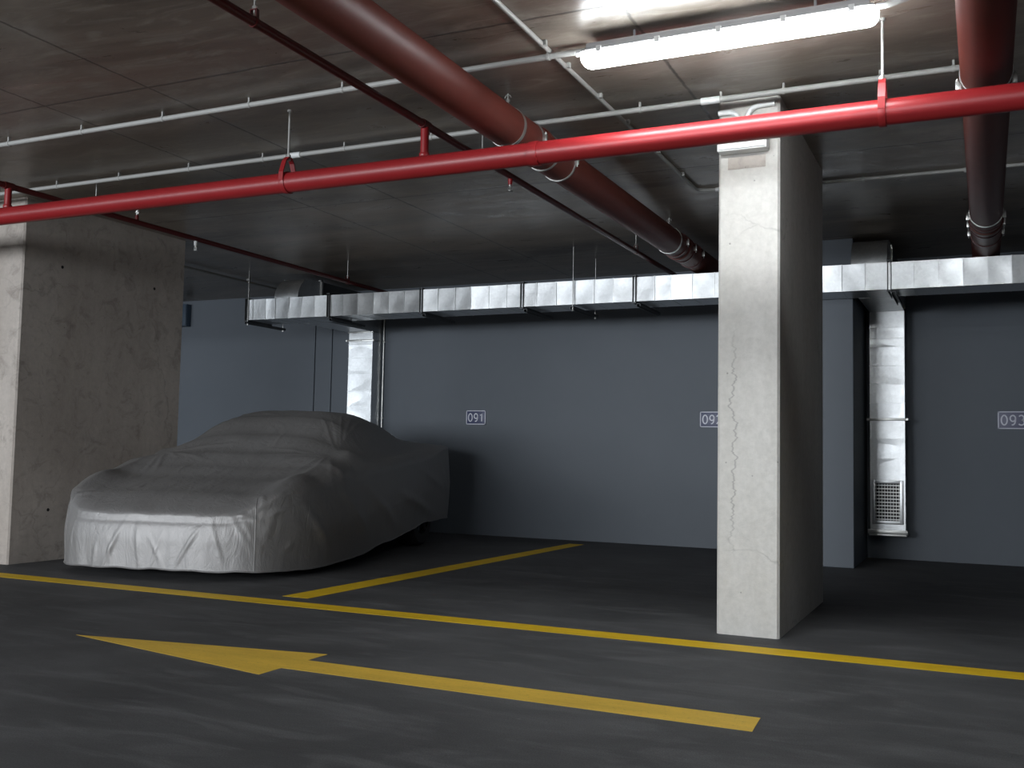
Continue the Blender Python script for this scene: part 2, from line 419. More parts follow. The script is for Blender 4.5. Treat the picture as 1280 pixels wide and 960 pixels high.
def build_cover():
    NT, NR, NS = 560, 130, 60
    bm = nb(); cols = []
    ctr = bm.verts.new(wl(L/2, 0, body_top(L/2, 0)))
    for k in range(NT):
        # angle warped so corners get more columns
        th = 2*PI*k/NT; s1, t1 = outline(th); col = []
        # hem height around the outline: low at nose and corners, rising on the flanks to the tail
        hem = interp([(0, .075), (.6, .05), (1.2, .07), (2.2, .16), (3.1, .25), (L, .235)], s1)
        hem += .003*math.sin(th*23) + .008*fbm(V(s1*3, t1*3, 4))
        zedge_full = body_top(s1, t1)
        # rounding: how far the shoulder drops at the outline
        drop = interp([(0, .10), (.5, .09), (1.5, .12), (3, .09), (3.6, .03), (L, .02)], s1)
        for j in range(1, NR+1):
            r = (j/NR)**.85
            s = L/2 + (s1-L/2)*r; t = t1*r
            z = body_top(s, t)
            e0 = .84-.04*math.exp(-(s1/.4)**2); e = max(0, (r-e0)/(1-e0)); z -= drop*(1-math.sqrt(max(0, 1-e*e*.98)))
            # soft drape creases
            q = V(s*1.0, t*1.0, 0)
            z += .0055*fbm(V(s*1.3+t*1.4, t*4.2-s*1.1, 1.0), 4)
            z += creases(s, t, CREASE)
            col.append(bm.verts.new(wl(s, t, z)))
        ztop = col[-1].co.z
        n2 = V(s1-L/2, 0, 0); 
        ds, dt = (s1-L/2)/(L/2), t1/W
        nn = V(math.copysign(abs(ds)**2.2, ds), math.copysign(abs(dt)**2.2, dt), 0).normalized()
        arcl = th*3.2
        front = math.exp(-((s1)/.5)**2); corner = math.exp(-((s1-.12)/.22)**2)*math.exp(-((abs(t1)-.80)/.16)**2)
        for j in range(1, NS+1):
            f = j/NS; z = ztop + (hem-ztop)*f
            flank = 1-front
            bul = flank*(.03*math.sin(min(1, f*1.5)*PI*.5) - .06*max(0, f-.5)) + front*.03*math.sin(min(1, f*2)*PI*.5)
            fold = fbm(V(arcl*1.6, z*.8+2, s1*.5), 3)
            bul += .010*fold*(.3+f)
            if s1 < .4: bul += creases(t1, z, FRONT)
            if abs(dt) > .88: bul += creases(s1, z, FLANK)
            # tucked in just below the bonnet edge
            bul -= front*.005*math.exp(-((f-.12)/.05)**2)
            p = wl(s1+nn.x*bul, t1+nn.y*bul, z); col.append(bm.verts.new(p))
        # turned-in hem
        pe = wl(s1+nn.x*(bul-.03), t1+nn.y*(bul-.03), hem+.012); col.append(bm.verts.new(pe))
        cols.append(col)
    n = len(cols[0])
    for k in range(NT):
        a, b = cols[k], cols[(k+1) % NT]
        bm.faces.new((ctr, a[0], b[0]))
        for j in range(n-1): bm.faces.new((a[j], a[j+1], b[j+1], b[j]))
    return bm, cols
bm, cols = build_cover()
NEAR = wl(L/2, 0)
hempts = [Vector(c[-2].co) for c in cols]
seamcols = [[Vector(v.co) for v in c[124:-1]] for c in cols]
cov = obj('car_cover', bm, 'cover', org=NEAR, angle=180)
tag(cov, 'wrinkled silver-grey fabric cover draped over the parked sports car', 'car cover')
# stitched hem and corner seam
hb = tube(nb(), hempts+[hempts[0]], .006, 6, False)
obj('hem', hb, 'cover', cov)
def col_at(sv, tv):
    return min(range(len(cols)), key=lambda k: (outline(2*PI*k/560)[0]-sv)**2+(outline(2*PI*k/560)[1]-tv)**2)
for tv in (.80, -.80):
    k = col_at(.08, tv); obj('seam', tube(nb(), [p+(-back)*.002 for p in seamcols[k][::2]], .0035, 6), 'cover', cov)
# the car underneath: wheels and dark body
car = thing('car', 'low sports car hidden under the silver cover, dark rear tyre showing below the hem', 'car', NEAR)
bm = nb()
NT2 = 64; rings = []
for (z, k) in ((.20, .80), (.32, .84), (.42, .84), (.46, .78)):
    rings.append([bm.verts.new(wl(L/2+(outline(2*PI*i/NT2)[0]-L/2)*(k+.03), outline(2*PI*i/NT2)[1]*k, z)) for i in range(NT2)])
for a, b in zip(rings, rings[1:]):
    for i in range(NT2): bm.faces.new((a[i], a[(i+1) % NT2], b[(i+1) % NT2], b[i]))
bm.faces.new(rings[0][::-1]); bm.faces.new(rings[-1])
obj('body', bm, 'dark', car)
def wheel(s, t, sg):
    c = wl(s, t, .315)
    bm = nb(); ax = side*sg
    prof = [(.0, .20), (.0, .285), (.02, .307), (.05, .315), (.17, .315), (.20, .307), (.22, .285), (.22, .20)]
    seg = 48; rows = []
    for k in range(seg):
        a = 2*PI*k/seg; d = back*math.cos(a)+V(0, 0, 1)*math.sin(a)
        rows.append([bm.verts.new(c + d*r - ax*x) for x, r in prof])
    for k in range(seg):
        a, b = rows[k], rows[(k+1) % seg]
        for q in range(len(prof)): bm.faces.new((a[q], a[(q+1) % len(prof)], b[(q+1) % len(prof)], b[q]))
    wo = obj('wheel', bm, 'black', car)
    bm = nb(); tube(bm, [c-ax*.19, c-ax*.05], .2, 40); tube(bm, [c-ax*.06, c-ax*.012], .045, 16)
    for q in range(5):
        a = 2*PI*q/5+.3; d = back*math.cos(a)+V(0, 0, 1)*math.sin(a)
        tube(bm, [c-ax*.03+d*.03, c-ax*.015+d*.2], [.028, .018], 8)
    obj('rim', bm, 'rim', wo)
for s_, tw in ((.85, .85), (3.18, .93)):
    for sg in (-1, 1): wheel(s_, sg*tw, sg)

# ------------------------------------------------------------------ round pipes
def bolt(bm, p, q, r=.006): tube(bm, [p, q], r, 8); d = (Vector(q)-Vector(p)).normalized(); tube(bm, [Vector(q)-d*.004, Vector(q)+d*.008], r*1.9, 6)
MY, MZ = 4.53, 2.413
main = thing('sprinkler_main_pipe', 'thick glossy red fire pipe crossing the whole view under the ceiling', 'pipe', (-2, MY, MZ-.058))
obj('pipe', tube(nb(), [(-13, MY, MZ), (-4, MY, MZ), (5, MY, MZ)], .0565, 40), 'red', main)
for x in (-2.02, -7.2, 2.9):
    b = nb(); ring(b, (x, MY, MZ), 'x', .056, .006, .05, 40); obj('coupling', b, 'red', main)
def branch(x, z, y0, y1, label):
    t = thing('sprinkler_branch_pipe', label, 'pipe', (x, MY, z-.02), 'thin branch pipes running towards the back wall')
    del t['group']
    obj('pipe', tube(nb(), [(x, y0, z), (x, 4, z), (x, y1, z)], .0205, 20), 'red_dark', t)
    b = nb(); tube(b, [(x, MY, MZ+.05), (x, MY, z-.012)], .022, 20); ring(b, (x, MY, MZ+.062), 'z', .02, .008, .02, 24)
    obj('riser', b, 'red', t)
    b = nb(); ring(b, (x, MY, z), 'y', .0195, .006, .075, 24); obj('tee', b, 'red_dark', t)
    return t
T1X, T1Z, T2X, T2Z = -2.66, 2.638, -5.82, 2.612
b1 = branch(T1X, T1Z, -5, 9.9, 'thin dark red branch pipe running diagonally back beside the oxide-red pipe')
b2 = branch(T2X, T2Z, -5, 9.9, 'thin dark red branch pipe crossing the top of the left pillar')
def sprinkler(x, y, z, up, label, mat='red_dark', tip='steel'):
    t = thing('fire_sprinkler', label, 'sprinkler', (x, y, z)); s = 1 if up else -1
    obj('fitting', tube(nb(), [(x, y, z+s*.018), (x, y, z+s*.055)], [.015, .013], 14), mat, t)
    b = nb(); tube(b, [(x, y, z+s*.05), (x, y, z+s*.066)], .009, 12)
    for k in (-1, 1): tube(b, [(x+k*.007, y, z+s*.064), (x+k*.014, y, z+s*.078), (x+k*.003, y, z+s*.094)], .0025, 6)
    tube(b, [(x, y, z+s*.066), (x, y, z+s*.09)], .003, 8); tube(b, [(x, y, z+s*.093), (x, y, z+s*.096)], .016, 16)
    obj('deflector', b, tip, t)
sprinkler(T1X, 5.59, T1Z, False, 'small sprinkler head hanging under the thin red pipe near the picture middle', 'red')
sprinkler(T2X, 5.645, T2Z, True, 'small upright sprinkler fitting on the thin red pipe above the left pillar')
sprinkler(T2X, 6.28, T2Z, False, 'small pale sprinkler head under the thin red pipe at the left pillar rear corner', 'white', 'white')

# hangers ------------------------------------------------------------
def clevis(x, y, z, r, label):
    t = thing('clevis_hanger', label, 'pipe hanger', (x, y, z))
    b = nb(); ring(b, (x, y, z), 'x', r, .005, .03, 36); obj('band', b, 'red', t)
    b = nb()
    pts = [V(x, y-r-.004, z-.0), V(x, y-r-.002, z+.05), V(x, y-.035, z+r+.06), V(x, y-.012, z+r+.085), V(x, y+.012, z+r+.085), V(x, y+.035, z+r+.06), V(x, y+r+.002, z+.05), V(x, y+r+.004, z)]
    for p, q in zip(pts, pts[1:]):
        d = (q-p).normalized(); n = V(1, 0, 0).cross(d)*.003; w2 = V(.015, 0, 0)
        c8 = [b.verts.new(P+sx*w2+sn*n) for P in (p, q) for sx, sn in ((-1, -1), (1, -1), (1, 1), (-1, 1))]
        b.faces.new(c8[:4]); b.faces.new(c8[4:][::-1])
        for i in range(4): b.faces.new((c8[i], c8[(i+1) % 4], c8[4+(i+1) % 4], c8[4+i]))
    obj('yoke', b, 'red', t)
    b = nb(); tube(b, [(x, y, z+r+.07), (x, y, H)], .006, 12); tube(b, [(x, y, H-.012), (x, y, H)], .014, 12); obj('rod', b, 'conduit', t)
    b = nb(); tube(b, [(x, y, z+r+.088), (x, y, z+r+.102)], .014, 6); tube(b, [(x, y, z+r+.07), (x, y, z+r+.08)], .014, 6); obj('nut', b, 'steel', t)
    return t
h0 = clevis(-3.545, MY, MZ, .0575, 'red clevis hanger with thin rod holding the thick red pipe, left of picture centre')
dup(h0, V(-.385, MY, MZ), 'red clevis hanger and white rod on the thick red pipe below the lit lamp')
def loop_hanger(x, y, z, r, label, rodmat='steel'):
    t = thing('loop_hanger', label, 'pipe hanger', (x, y, z))
    b = nb(); ring(b, (x, y, z), 'y', r, .003, .018, 24)
    for k in (-1, 1): box(b, (x+k*(r*.75)-.0015, y-.009, z+r*.6), (x+k*(r*.75)+.0015, y+.009, z+r+.03))
    box(b, (x-r*.78, y-.009, z+r+.028), (x+r*.78, y+.009, z+r+.031)); obj('loop', b, 'red_dark', t)
    b = nb(); tube(b, [(x, y, z+r+.015), (x, y, H)], .0045, 10); obj('rod', b, rodmat, t)
    b = nb(); tube(b, [(x, y, z+r+.032), (x, y, z+r+.044)], .011, 6); obj('nut', b, 'steel', t)
    return t
h = loop_hanger(T1X, 3.15, T1Z, .021, 'small loop hanger with bright nut on the thin red pipe at the top edge')
dup(h, V(T1X, 5.20, T1Z), 'small loop hanger on the thin red pipe behind the thick red pipe')
dup(h, V(T1X, 8.09, T1Z), 'small loop hanger at the far end of the thin red pipe beside the oxide-red pipe')
h = loop_hanger(T2X, 5.25, T2Z, .021, 'small loop hanger on the thin red pipe above the left pillar')
dup(h, V(T2X, 8.45, T2Z), 'small loop hanger on the thin red pipe near the curved duct elbow on the left')

# oxide-red waste pipes ------------------------------------------------
def waste(x, z, r, rings_, label):
    t = thing('waste_pipe', label, 'pipe', (x, 3, z-r))
    pts = [(x, -6.5, z), (x, 2, z), (x, 6, z), (x, WY-.004, z)]
    obj('pipe', tube(nb(), pts, r, 48), 'oxide', t)
    for (y, kind) in rings_:
        b = nb()
        ring(b, (x, y, z), 'y', r, .006 if kind else .010, .016 if kind else .05, 48)
        near = y < 6
        co = obj('coupling', b, 'steel' if kind and near else 'red_dark' if kind else 'oxide', t)
        if kind:
            for sgn in (-1, 1):
                b = nb(); px = x+sgn*(r+.010)
                box(b, (px-.012, y-.010, z-.018), (px+.012, y+.010, z+.018), .002)
                tube(b, [(px+sgn*.003, y, z-.032), (px+sgn*.003, y, z+.034)], .0045, 8); tube(b, [(px+sgn*.003, y, z+.018), (px+sgn*.003, y, z+.027)], .009, 6)
                obj('bolt', b, 'steel', co)
    return t
R1, W1X, W1Z, W2X, W2Z = .105, -2.288, 2.649, .021, 2.63
waste(W1X, W1Z, R1, [(5.0, 1), (5.13, 0), (5.24, 1), (5.48, 1), (7.95, 1), (8.07, 0), (8.19, 1), (8.45, 1)], 'fat oxide-red waste pipe running back diagonally, left of the lit lamp')
waste(W2X, W2Z, R1, [(4.94, 1), (7.69, 1), (7.81, 0), (7.93, 1), (8.25, 1)], 'fat oxide-red waste pipe running back at the right edge')
def saddle_hanger(x, y, z, r, label):
    t = thing('pipe_clamp_hanger', label, 'pipe hanger', (x, y, z))
    b = nb(); ring(b, (x, y, z), 'y', r+.0005, .004, .024, 48)
    box(b, (x-.003, y-.012, z+r), (x+.003, y+.012, z+r+.035)); obj('band', b, 'steel', t)
    b = nb(); tube(b, [(x, y, z+r+.02), (x, y, H)], .005, 10); obj('rod', b, 'steel', t)
    b = nb(); tube(b, [(x, y, z+r+.034), (x, y, z+r+.048)], .012, 6)
    tube(b, arc((x, y, z+r+.055), (1, 0, 0), (0, 0, 1), .018, 0, PI, 8), .0035, 6); obj('nut', b, 'steel', t)
    return t
h = saddle_hanger(W1X, 4.76, W1Z, R1, 'steel clamp hanger on the left waste pipe just before its first coupling')
dup(h, V(W1X, 7.8, W1Z), 'steel clamp hanger at the far end of the left waste pipe')
dup(h, V(W2X, 4.80, W2Z), 'steel clamp hanger on the right waste pipe just above the thick red pipe')
dup(h, V(W2X, 7.55, W2Z), 'steel clamp hanger at the far end of the right waste pipe')

# ------------------------------------------------------------------ electrical conduits
clip_mesh = {}
def clip_at(parent, p, axis):
    """saddle clip: bracket up to the slab"""
    key = (axis, round(p[2], 3))
    if key not in clip_mesh:
        b = nb(); o = V(0, 0, 0)
        ring(b, o, axis, .0122 if axis == 'y' else .0146, .001 if axis == 'y' else .003, .014, 16)
        if axis == 'x': box(b, (-.005, -.009, .014), (.005, .009, H-p[2]), .001)
        else: box(b, (-.011, -.009, .0125), (.011, .009, H-p[2]))
        if axis == 'y': box(b, (.010, -.009, H-p[2]-.024), (.026, .009, H-p[2]))
        me = bpy.data.meshes.new('clip'); b.to_mesh(me); b.free(); me.materials.append(MAT['conduit']); clip_mesh[key] = me
    c = bpy.data.objects.new('clip', clip_mesh[key]); C.objects.link(c); c.parent = parent; c.location = Vector(p)-worg(parent)
def bend(pts, r=.06, n=6):
    pts = [Vector(p) for p in pts]; out = [pts[0]]
    for a, b, c in zip(pts, pts[1:], pts[2:]):
        u = (a-b).normalized(); v = (c-b).normalized(); p0 = b+u*r; p2 = b+v*r
        for i in range(n+1):
            t = i/n; out.append(p0*(1-t)**2 + b*2*t*(1-t) + p2*t*t)
    out.append(pts[-1]); return out
def conduit(pts, label, clips=(), axis='x', couplers=(), r=.0145):
    t = thing('electrical_conduit', label, 'conduit', pts[len(pts)//2])
    obj('tube', tube(nb(), bend(pts), r, 14), 'conduit', t)
    for c in clips: clip_at(t, c, axis)
    for a, b_ in couplers: obj('coupler', tube(nb(), [a, b_], r+.0045, 14), 'white', t)
    return t
ZC = 2.79; YA, YB, YC = 4.28, 5.145, 7.10
k = .9947; k2 = 1.0088; ZX = 2.8165
ca = [x*k for x in (-5.546+-.633*6, -5.546-.633*5, -5.546-.633*4, -5.546-.633*3, -5.546-.633*2, -5.546-.633, -5.546, -4.913, -4.27, -3.644, -3.03, -2.42, -1.86)]
conduit([(-13, YA, ZC), (-6, YA, ZC), (-1.66, YA, ZC-.0)], 'pale grey conduit clipped under the ceiling, ending at the left end of the lamp', [(x, YA, ZC) for x in ca])
cb = [x*k for x in [-6.13-.62*i for i in range(1, 6)]+[-6.13, -5.518, -4.878, -4.251, -3.614, -2.99, -2.36, -1.686, -1.241, -.918, -.451, -.119]]
conduit([(-13, YB, ZC), (-5, YB, ZC), (-.02, YB, ZC), (-.02, 5.5, ZC)], 'pale grey conduit passing over the tops of both concrete pillars, behind the lamp',
        [(x, YB, ZC) for x in cb], couplers=[((-4.02, YB, ZC), (-3.93, YB, ZC)), ((-1.34, YB, ZC), (-1.24, YB, ZC))])
conduit([(-1.845, -6, ZX), (-1.845, 5, ZX), (-1.845, 7.0, ZX), (-1.0, 7.1, ZX), (2, 7.1, ZX), (5.5, 7.1, ZX)], 'pale grey conduit crossing under the slab beside the lamp, turning right behind the pillar',
        [(-1.845, y*k2, ZX) for y in (1.8, 2.5, 3.2, 4.15, 4.44, 4.89, 5.35, 5.94, 6.5)] , 'y', couplers=[((-1.72, 7.015, ZX), (-1.64, 7.025, ZX))], r=.0119)
tc = thing('conduit_clip', 'small pale clip on the far conduit right of the pillar', 'clip', (-.73, YC, 2.812))
clip_at(tc, (-.73, YC, 2.812), 'x'); tc.children[0].name = 'saddle'
dup(tc, V(-.10, YC, 2.812), 'small pale clip on the far conduit left of the right waste pipe')
def drop_conduit(pts, label):
    t = thing('electrical_conduit', label, 'conduit', pts[-1]); obj('tube', tube(nb(), pts, .0145, 14), 'white', t)
drop_conduit([(-1.283, 5.294, 2.765), (-1.25, 5.294, 2.765)]+arc((-1.232, 5.294, 2.705), (1, 0, 0), (0, 0, 1), .06, PI/2, 0)+[(-1.172, 5.294, 2.632)], 'white curved conduit on the pillar top, left one above the white box')
drop_conduit([(-.985, 5.294, 2.785), (-1.04, 5.294, 2.785)]+arc((-1.062, 5.294, 2.715), (-1, 0, 0), (0, 0, 1), .068, PI/2, 0)+[(-1.13, 5.294, 2.632)], 'white curved conduit on the pillar top, right one above the white box')
conduit([(-7.55, 6.6, 2.79), (-7.55, 8, 2.79), (-7.55, 10.1, 2.79)], 'dim conduit under the ceiling left of the curved duct elbow, behind the left pillar', [(-7.55, 7.9, 2.79), (-7.55, 9.0, 2.79)], 'y')
bx = thing('junction_box', 'white plastic box on the pillar front just below the thick red pipe', 'electrical box', (-1.155, 5.31, 2.50))
bm = nb()
box(bm, (-1.275, 5.225, 2.535), (-1.015, 5.31, 2.63), .008); obj('housing', bm, 'white', bx)
bm = nb(); box(bm, (-1.268, 5.216, 2.541), (-1.022, 5.227, 2.624), .004); obj('lid', bm, 'white', bx)

# ------------------------------------------------------------------ fluorescent lamp
LX0, LX1, LY, LZ = -1.66, -.372, 4.235, 2.742
def capsule(bm, x0, x1, y, z, hy, hz0, hz1, seg=28, nend=6):
    """long body with rounded ends; section: half-ellipse hz0 below, hz1 above"""
    rings_ = []; R_ = .045
    xs_ = [x0 + R_*(1-math.cos(PI/2*i/nend)) for i in range(nend+1)] + [x1 - R_*(1-math.cos(PI/2*i/nend)) for i in range(nend, -1, -1)]
    sc = [max(.25, math.sin(PI/2*i/nend)**.6) for i in range(nend+1)]; sc = sc + sc[::-1]
    for x, s_ in zip(xs_, sc):
        row = []
        for q in range(seg):
            a = 2*PI*q/seg; c_, n_ = math.cos(a), math.sin(a)
            cy2 = math.copysign(abs(c_)**.75, c_)*hy*s_; cz = math.copysign(abs(n_)**.85, n_)*(hz1 if n_ > 0 else hz0)*s_
            row.append(bm.verts.new((x, y+cy2, z+cz)))
        rings_.append(row)
    for a, b in zip(rings_, rings_[1:]):
        for q in range(seg): bm.faces.new((a[q], a[(q+1) % seg], b[(q+1) % seg], b[q]))
    bm.faces.new(rings_[0][::-1]); bm.faces.new(rings_[-1]); return bm
def lamp(x0, x1, y, z, label):
    t = thing('fluorescent_lamp', label, 'lamp', ((x0+x1)/2, y, z))
    bm = nb(); capsule(bm, x0, x1, y, z, .062, .056, .006); obj('diffuser', bm, 'glow', t)
    bm = nb(); box(bm, (x0+.012, y-.060, z+.002), (x1-.012, y+.060, z+.012), .004); box(bm, (x0+.03, y-.046, z+.010), (x1-.03, y+.046, z+.046), .012)
    for x in (x0+.25, x1-.25): tube(bm, [(x, y, z+.04), (x, y, H)], .006, 8)
    obj('housing', bm, 'grey_plastic', t)
    for i in range(5):
        x = x0+.1+(x1-x0-.2)*i/4
        for s_ in (-1, 1):
            b = nb(); box(b, (x-.012, y+s_*.060-.004, z-.010), (x+.012, y+s_*.060+.004, z+.018), .002); obj('latch', b, 'white', t)
    for x, d in ((x0, -1), (x1, 1)):
        obj('end_gland', tube(nb(), [(x-d*.012, y, z+.018), (x+d*.03, y, z+.018)], .013, 14), 'grey_plastic', t)
    return t
lm = lamp(LX0, LX1, LY, LZ, 'lit white fluorescent batten lamp under the ceiling at the top of the picture')
# its neighbour further along the lane behind the camera (outside the view)
dup(lm, V(-5.2, -2.2, LZ), 'lit fluorescent batten lamp over the lane behind the viewpoint, left one')
dup(lm, V(1.3, -1.6, LZ), 'lit fluorescent batten lamp over the lane behind the viewpoint, right one')
conduit([(LX1+.03, LY, LZ+.018), (-.2, LY, ZC), (.6, LY, ZC), (5.5, LY, ZC)], 'pale conduit leaving the right end of the lamp along the top edge', [(x, LY, ZC) for x in (-.27, .25)])

# ------------------------------------------------------------------ sheet metal ducts
DY0, DY1, DZ0, DZ1 = 8.63, 9.03, 2.30, 2.52
def duct_run(bm, x0, x1, seams):
    """rectangular duct along x, sheet skins slightly dished between seams"""
    xs_ = [x0]+[s for s in seams if x0+.03 < s < x1-.03]+[x1]
    for a, b in zip(xs_, xs_[1:]):
        tl = [random.uniform(-.008, .008) for _ in range(4)]; nu, nv = 6, 4
        def skin(f):
            g = [[bm.verts.new(f(i/nu, j/nv)) for j in range(nv+1)] for i in range(nu+1)]
            for i in range(nu):
                for j in range(nv): bm.faces.new((g[i][j], g[i+1][j], g[i+1][j+1], g[i][j+1]))
        dish = lambda u, v: .0035*math.sin(u*PI)*math.sin(v*PI)
        skin(lambda u, v: (a+(b-a)*u, DY0+tl[0]*(u-.5)*1.4+tl[1]*(v-.5)*.8+dish(u, v), DZ0+(DZ1-DZ0)*v))
        skin(lambda u, v: (a+(b-a)*u, DY0+(DY1-DY0)*v, DZ0+dish(u, v)))
        skin(lambda u, v: (a+(b-a)*u, DY0+(DY1-DY0)*v, DZ1))
        skin(lambda u, v: (a+(b-a)*u, DY1, DZ0+(DZ1-DZ0)*v))
        # standing seam
        for s_ in (b,):
            box(bm, (s_-.003, DY0-.005, DZ0-.003), (s_+.003, DY1+.003, DZ1+.003))
    box(bm, (x0, DY0, DZ0), (x0+.004, DY1, DZ1)); box(bm, (x1-.004, DY0, DZ0), (x1, DY1, DZ1))
    return bm
seams = [-6.99, -6.86, -6.68, -6.515, -6.34, -6.0, -5.81, -5.62, -5.44, -5.26, -4.87, -4.68, -4.5, -4.31, -4.12, -3.81, -3.61, -3.43, -3.236, -3.05, -2.66, -2.51, -2.317,
         -2.12, -1.93, -1.55, -1.36, -1.06, -.878, -.507, -.324, -.144, .032, .2, .39, .6, .8, 1.0, 1.2]
duct = thing('ventilation_duct', 'long galvanised sheet metal duct running across in front of the back wall', 'duct', (-3, 8.83, DZ0))
brk = [-7.235, -6.165, -5.055, -3.955, -2.845, -1.78, -.69, .42, 1.53]
for a, b in zip(brk, brk[1:]):
    obj('duct_section', duct_run(nb(), a, b, seams), 'galv', duct, angle=25)
for x in brk:
    bm = nb()
    for d in (-.013, .013):
        box(bm, (x+d-.003, DY0-.022, DZ0-.018), (x+d+.003, DY1+.01, DZ1+.018), .001)
    for z in (DZ0-.014, DZ1+.014): box(bm, (x-.02, DY0-.024, z-.006), (x+.02, DY0-.012, z+.006), .002)
    obj('flange', bm, 'dark_steel', duct)
# hangers under the duct
def duct_hanger(x, y0, y1, label, rods=True):
    t = thing('duct_hanger', label, 'duct hanger', (x, 8.83, DZ0-.05))
    b = nb(); z0, z1 = DZ0-.05, DZ0-.024
    box(b, (x-.018, y0, z0), (x-.014, y1, z1)); box(b, (x+.014, y0, z0), (x+.018, y1, z1)); box(b, (x-.018, y0, z1-.004), (x+.018, y1, z1))
    obj('channel', b, 'dark_steel', t)
    for y in (y0+.025, y1-.03) if rods else ():
        b = nb(); tube(b, [(x, y, z0-.015), (x, y, H)], .0045, 10); obj('rod', b, 'steel', t)
        b = nb(); tube(b, [(x, y, z0-.012), (x, y, z0-.002)], .011, 6); obj('nut', b, 'steel', t)
    return t
hg = duct_hanger(-7.235+.05, 8.56, 9.22, 'dark channel hanger with two rods at the left end of the long duct')
for x, lb in ((-6.12, 'dark channel hanger under the long duct beside the left vertical duct'),
              (-5.01, 'dark channel hanger under the long duct above the covered car tail'),
              (-3.91, 'dark channel hanger under the long duct, first one right of the 091 sign'),
              (-3.43, 'channel hanger with long visible rods under the middle of the duct'),
              (-2.80, 'dark channel hanger under the long duct, nearest left of the pale pillar')):
    duct_hanger(x, 8.575 if x == -3.43 else 8.60, 9.22, lb, x == -3.43)
duct_hanger(-.655, 8.60, 9.22, 'dark channel hanger under the long duct above the right vertical duct', False)

VY0 = 9.93
def drop(x0, x1, zb, zt, seams_, label, straps, grille):
    t = thing('vertical_duct', label, 'duct', ((x0+x1)/2, WY, zb))
    bm = nb(); zs = [zb]+[s for s in seams_ if zb < s < zt]+[zt]
    for a, b in zip(zs, zs[1:]):
        tl = [random.uniform(-.004, .004) for _ in range(2)]; nu, nv = 6, 6
        g = [[bm.verts.new((x0+(x1-x0)*i/nu, VY0+tl[0]*(i/nu-.5)+tl[1]*(j/nv-.5)*1.4+.003*math.sin(PI*i/nu)*math.sin(PI*j/nv), a+(b-a)*j/nv)) for j in range(nv+1)] for i in range(nu+1)]
        for i in range(nu):
            for j in range(nv): bm.faces.new((g[i][j], g[i+1][j], g[i+1][j+1], g[i][j+1]))
        box(bm, (x0-.004, VY0-.009, b-.003), (x1+.004, VY0+.02, b+.003))
    box(bm, (x0, VY0+.006, zb), (x1, WY-.003, zt))
    box(bm, (x0, DY1+.014, DZ0+.0), (x1, WY-.003, DZ1-.02))       # branch joining the long duct
    obj('duct_body', bm, 'galv', t, angle=25)
    for z in straps:
        b = nb(); box(b, (x0-.03, VY0-.016, z-.012), (x1+.03, VY0-.008, z+.012), .002)
        for x in (x0-.02, x1+.02): tube(b, [(x, VY0-.028, z), (x, WY-.003, z)], .005, 8); tube(b, [(x, VY0-.026, z), (x, VY0-.016, z)], .011, 6)
        box(b, ((x0+x1)/2-.015, VY0-.024, z-.008), ((x0+x1)/2+.015, VY0-.014, z+.008))
        obj('strap', b, 'steel', t)
    b = nb(); box(b, (x0-.01, VY0-.018, zt-.02), (x1+.01, VY0+.02, zt+.0), .003); obj('flange', b, 'steel', t)
    if grille:
        g0, g1 = grille; gx0, gx1 = x0+.018, x1-.018
        b = nb()
        box(b, (gx0, VY0-.024, g0), (gx0+.028, VY0+.002, g1), .003); box(b, (gx1-.028, VY0-.024, g0), (gx1, VY0+.002, g1), .003)
        box(b, (gx0, VY0-.0235, g0), (gx1, VY0+.002, g0+.03), .003); box(b, (gx0, VY0-.0235, g1-.03), (gx1, VY0+.002, g1), .003)
        gr = obj('grille', b, 'galv', t)
        obj('grille_backing', box(nb(), (gx0+.02, VY0-.011, g0+.02), (gx1-.02, VY0-.005, g1-.02)), 'black', gr)
        n = 11
        b = nb()
        for i in range(n):
            z = g0+.045+(g1-g0-.09)*i/(n-1)
            box(b, (gx0+.026, VY0-.022, z-.006), (gx1-.026, VY0-.013, z+.002))
        obj('louvre', b, 'steel', gr)
        b = nb()
        for i in range(9):
            x = gx0+.035+(gx1-gx0-.07)*i/8; box(b, (x-.0015, VY0-.013, g0+.03), (x+.0015, VY0-.0112, g1-.03))
        obj('vertical_vanes', b, 'steel', gr)
        b = nb(); box(b, (x0-.02, VY0-.024, zb-.012), (x1+.02, VY0-.004, zb+.028), .004); box(b, (x0-.01, VY0-.018, zb-.03), (x1+.01, WY-.003, zb-.012), .003)
        obj('end_flange', b, 'steel', t)
    return t
drop(-6.79, -6.462, .28, 2.31, [2.155, 1.994, 1.805, 1.606, 1.428, 1.25, 1.07, .89, .7, .5], 'bright galvanised vertical duct rising behind the covered car', [2.20], None)
drop(-.972, -.668, .255, 2.34, [2.15, 2.05, 1.966, 1.794, 1.623, 1.445, 1.12, .936, .75], 'bright galvanised vertical duct with grille on the wall right of the pillar', [1.295], (.335, .735))

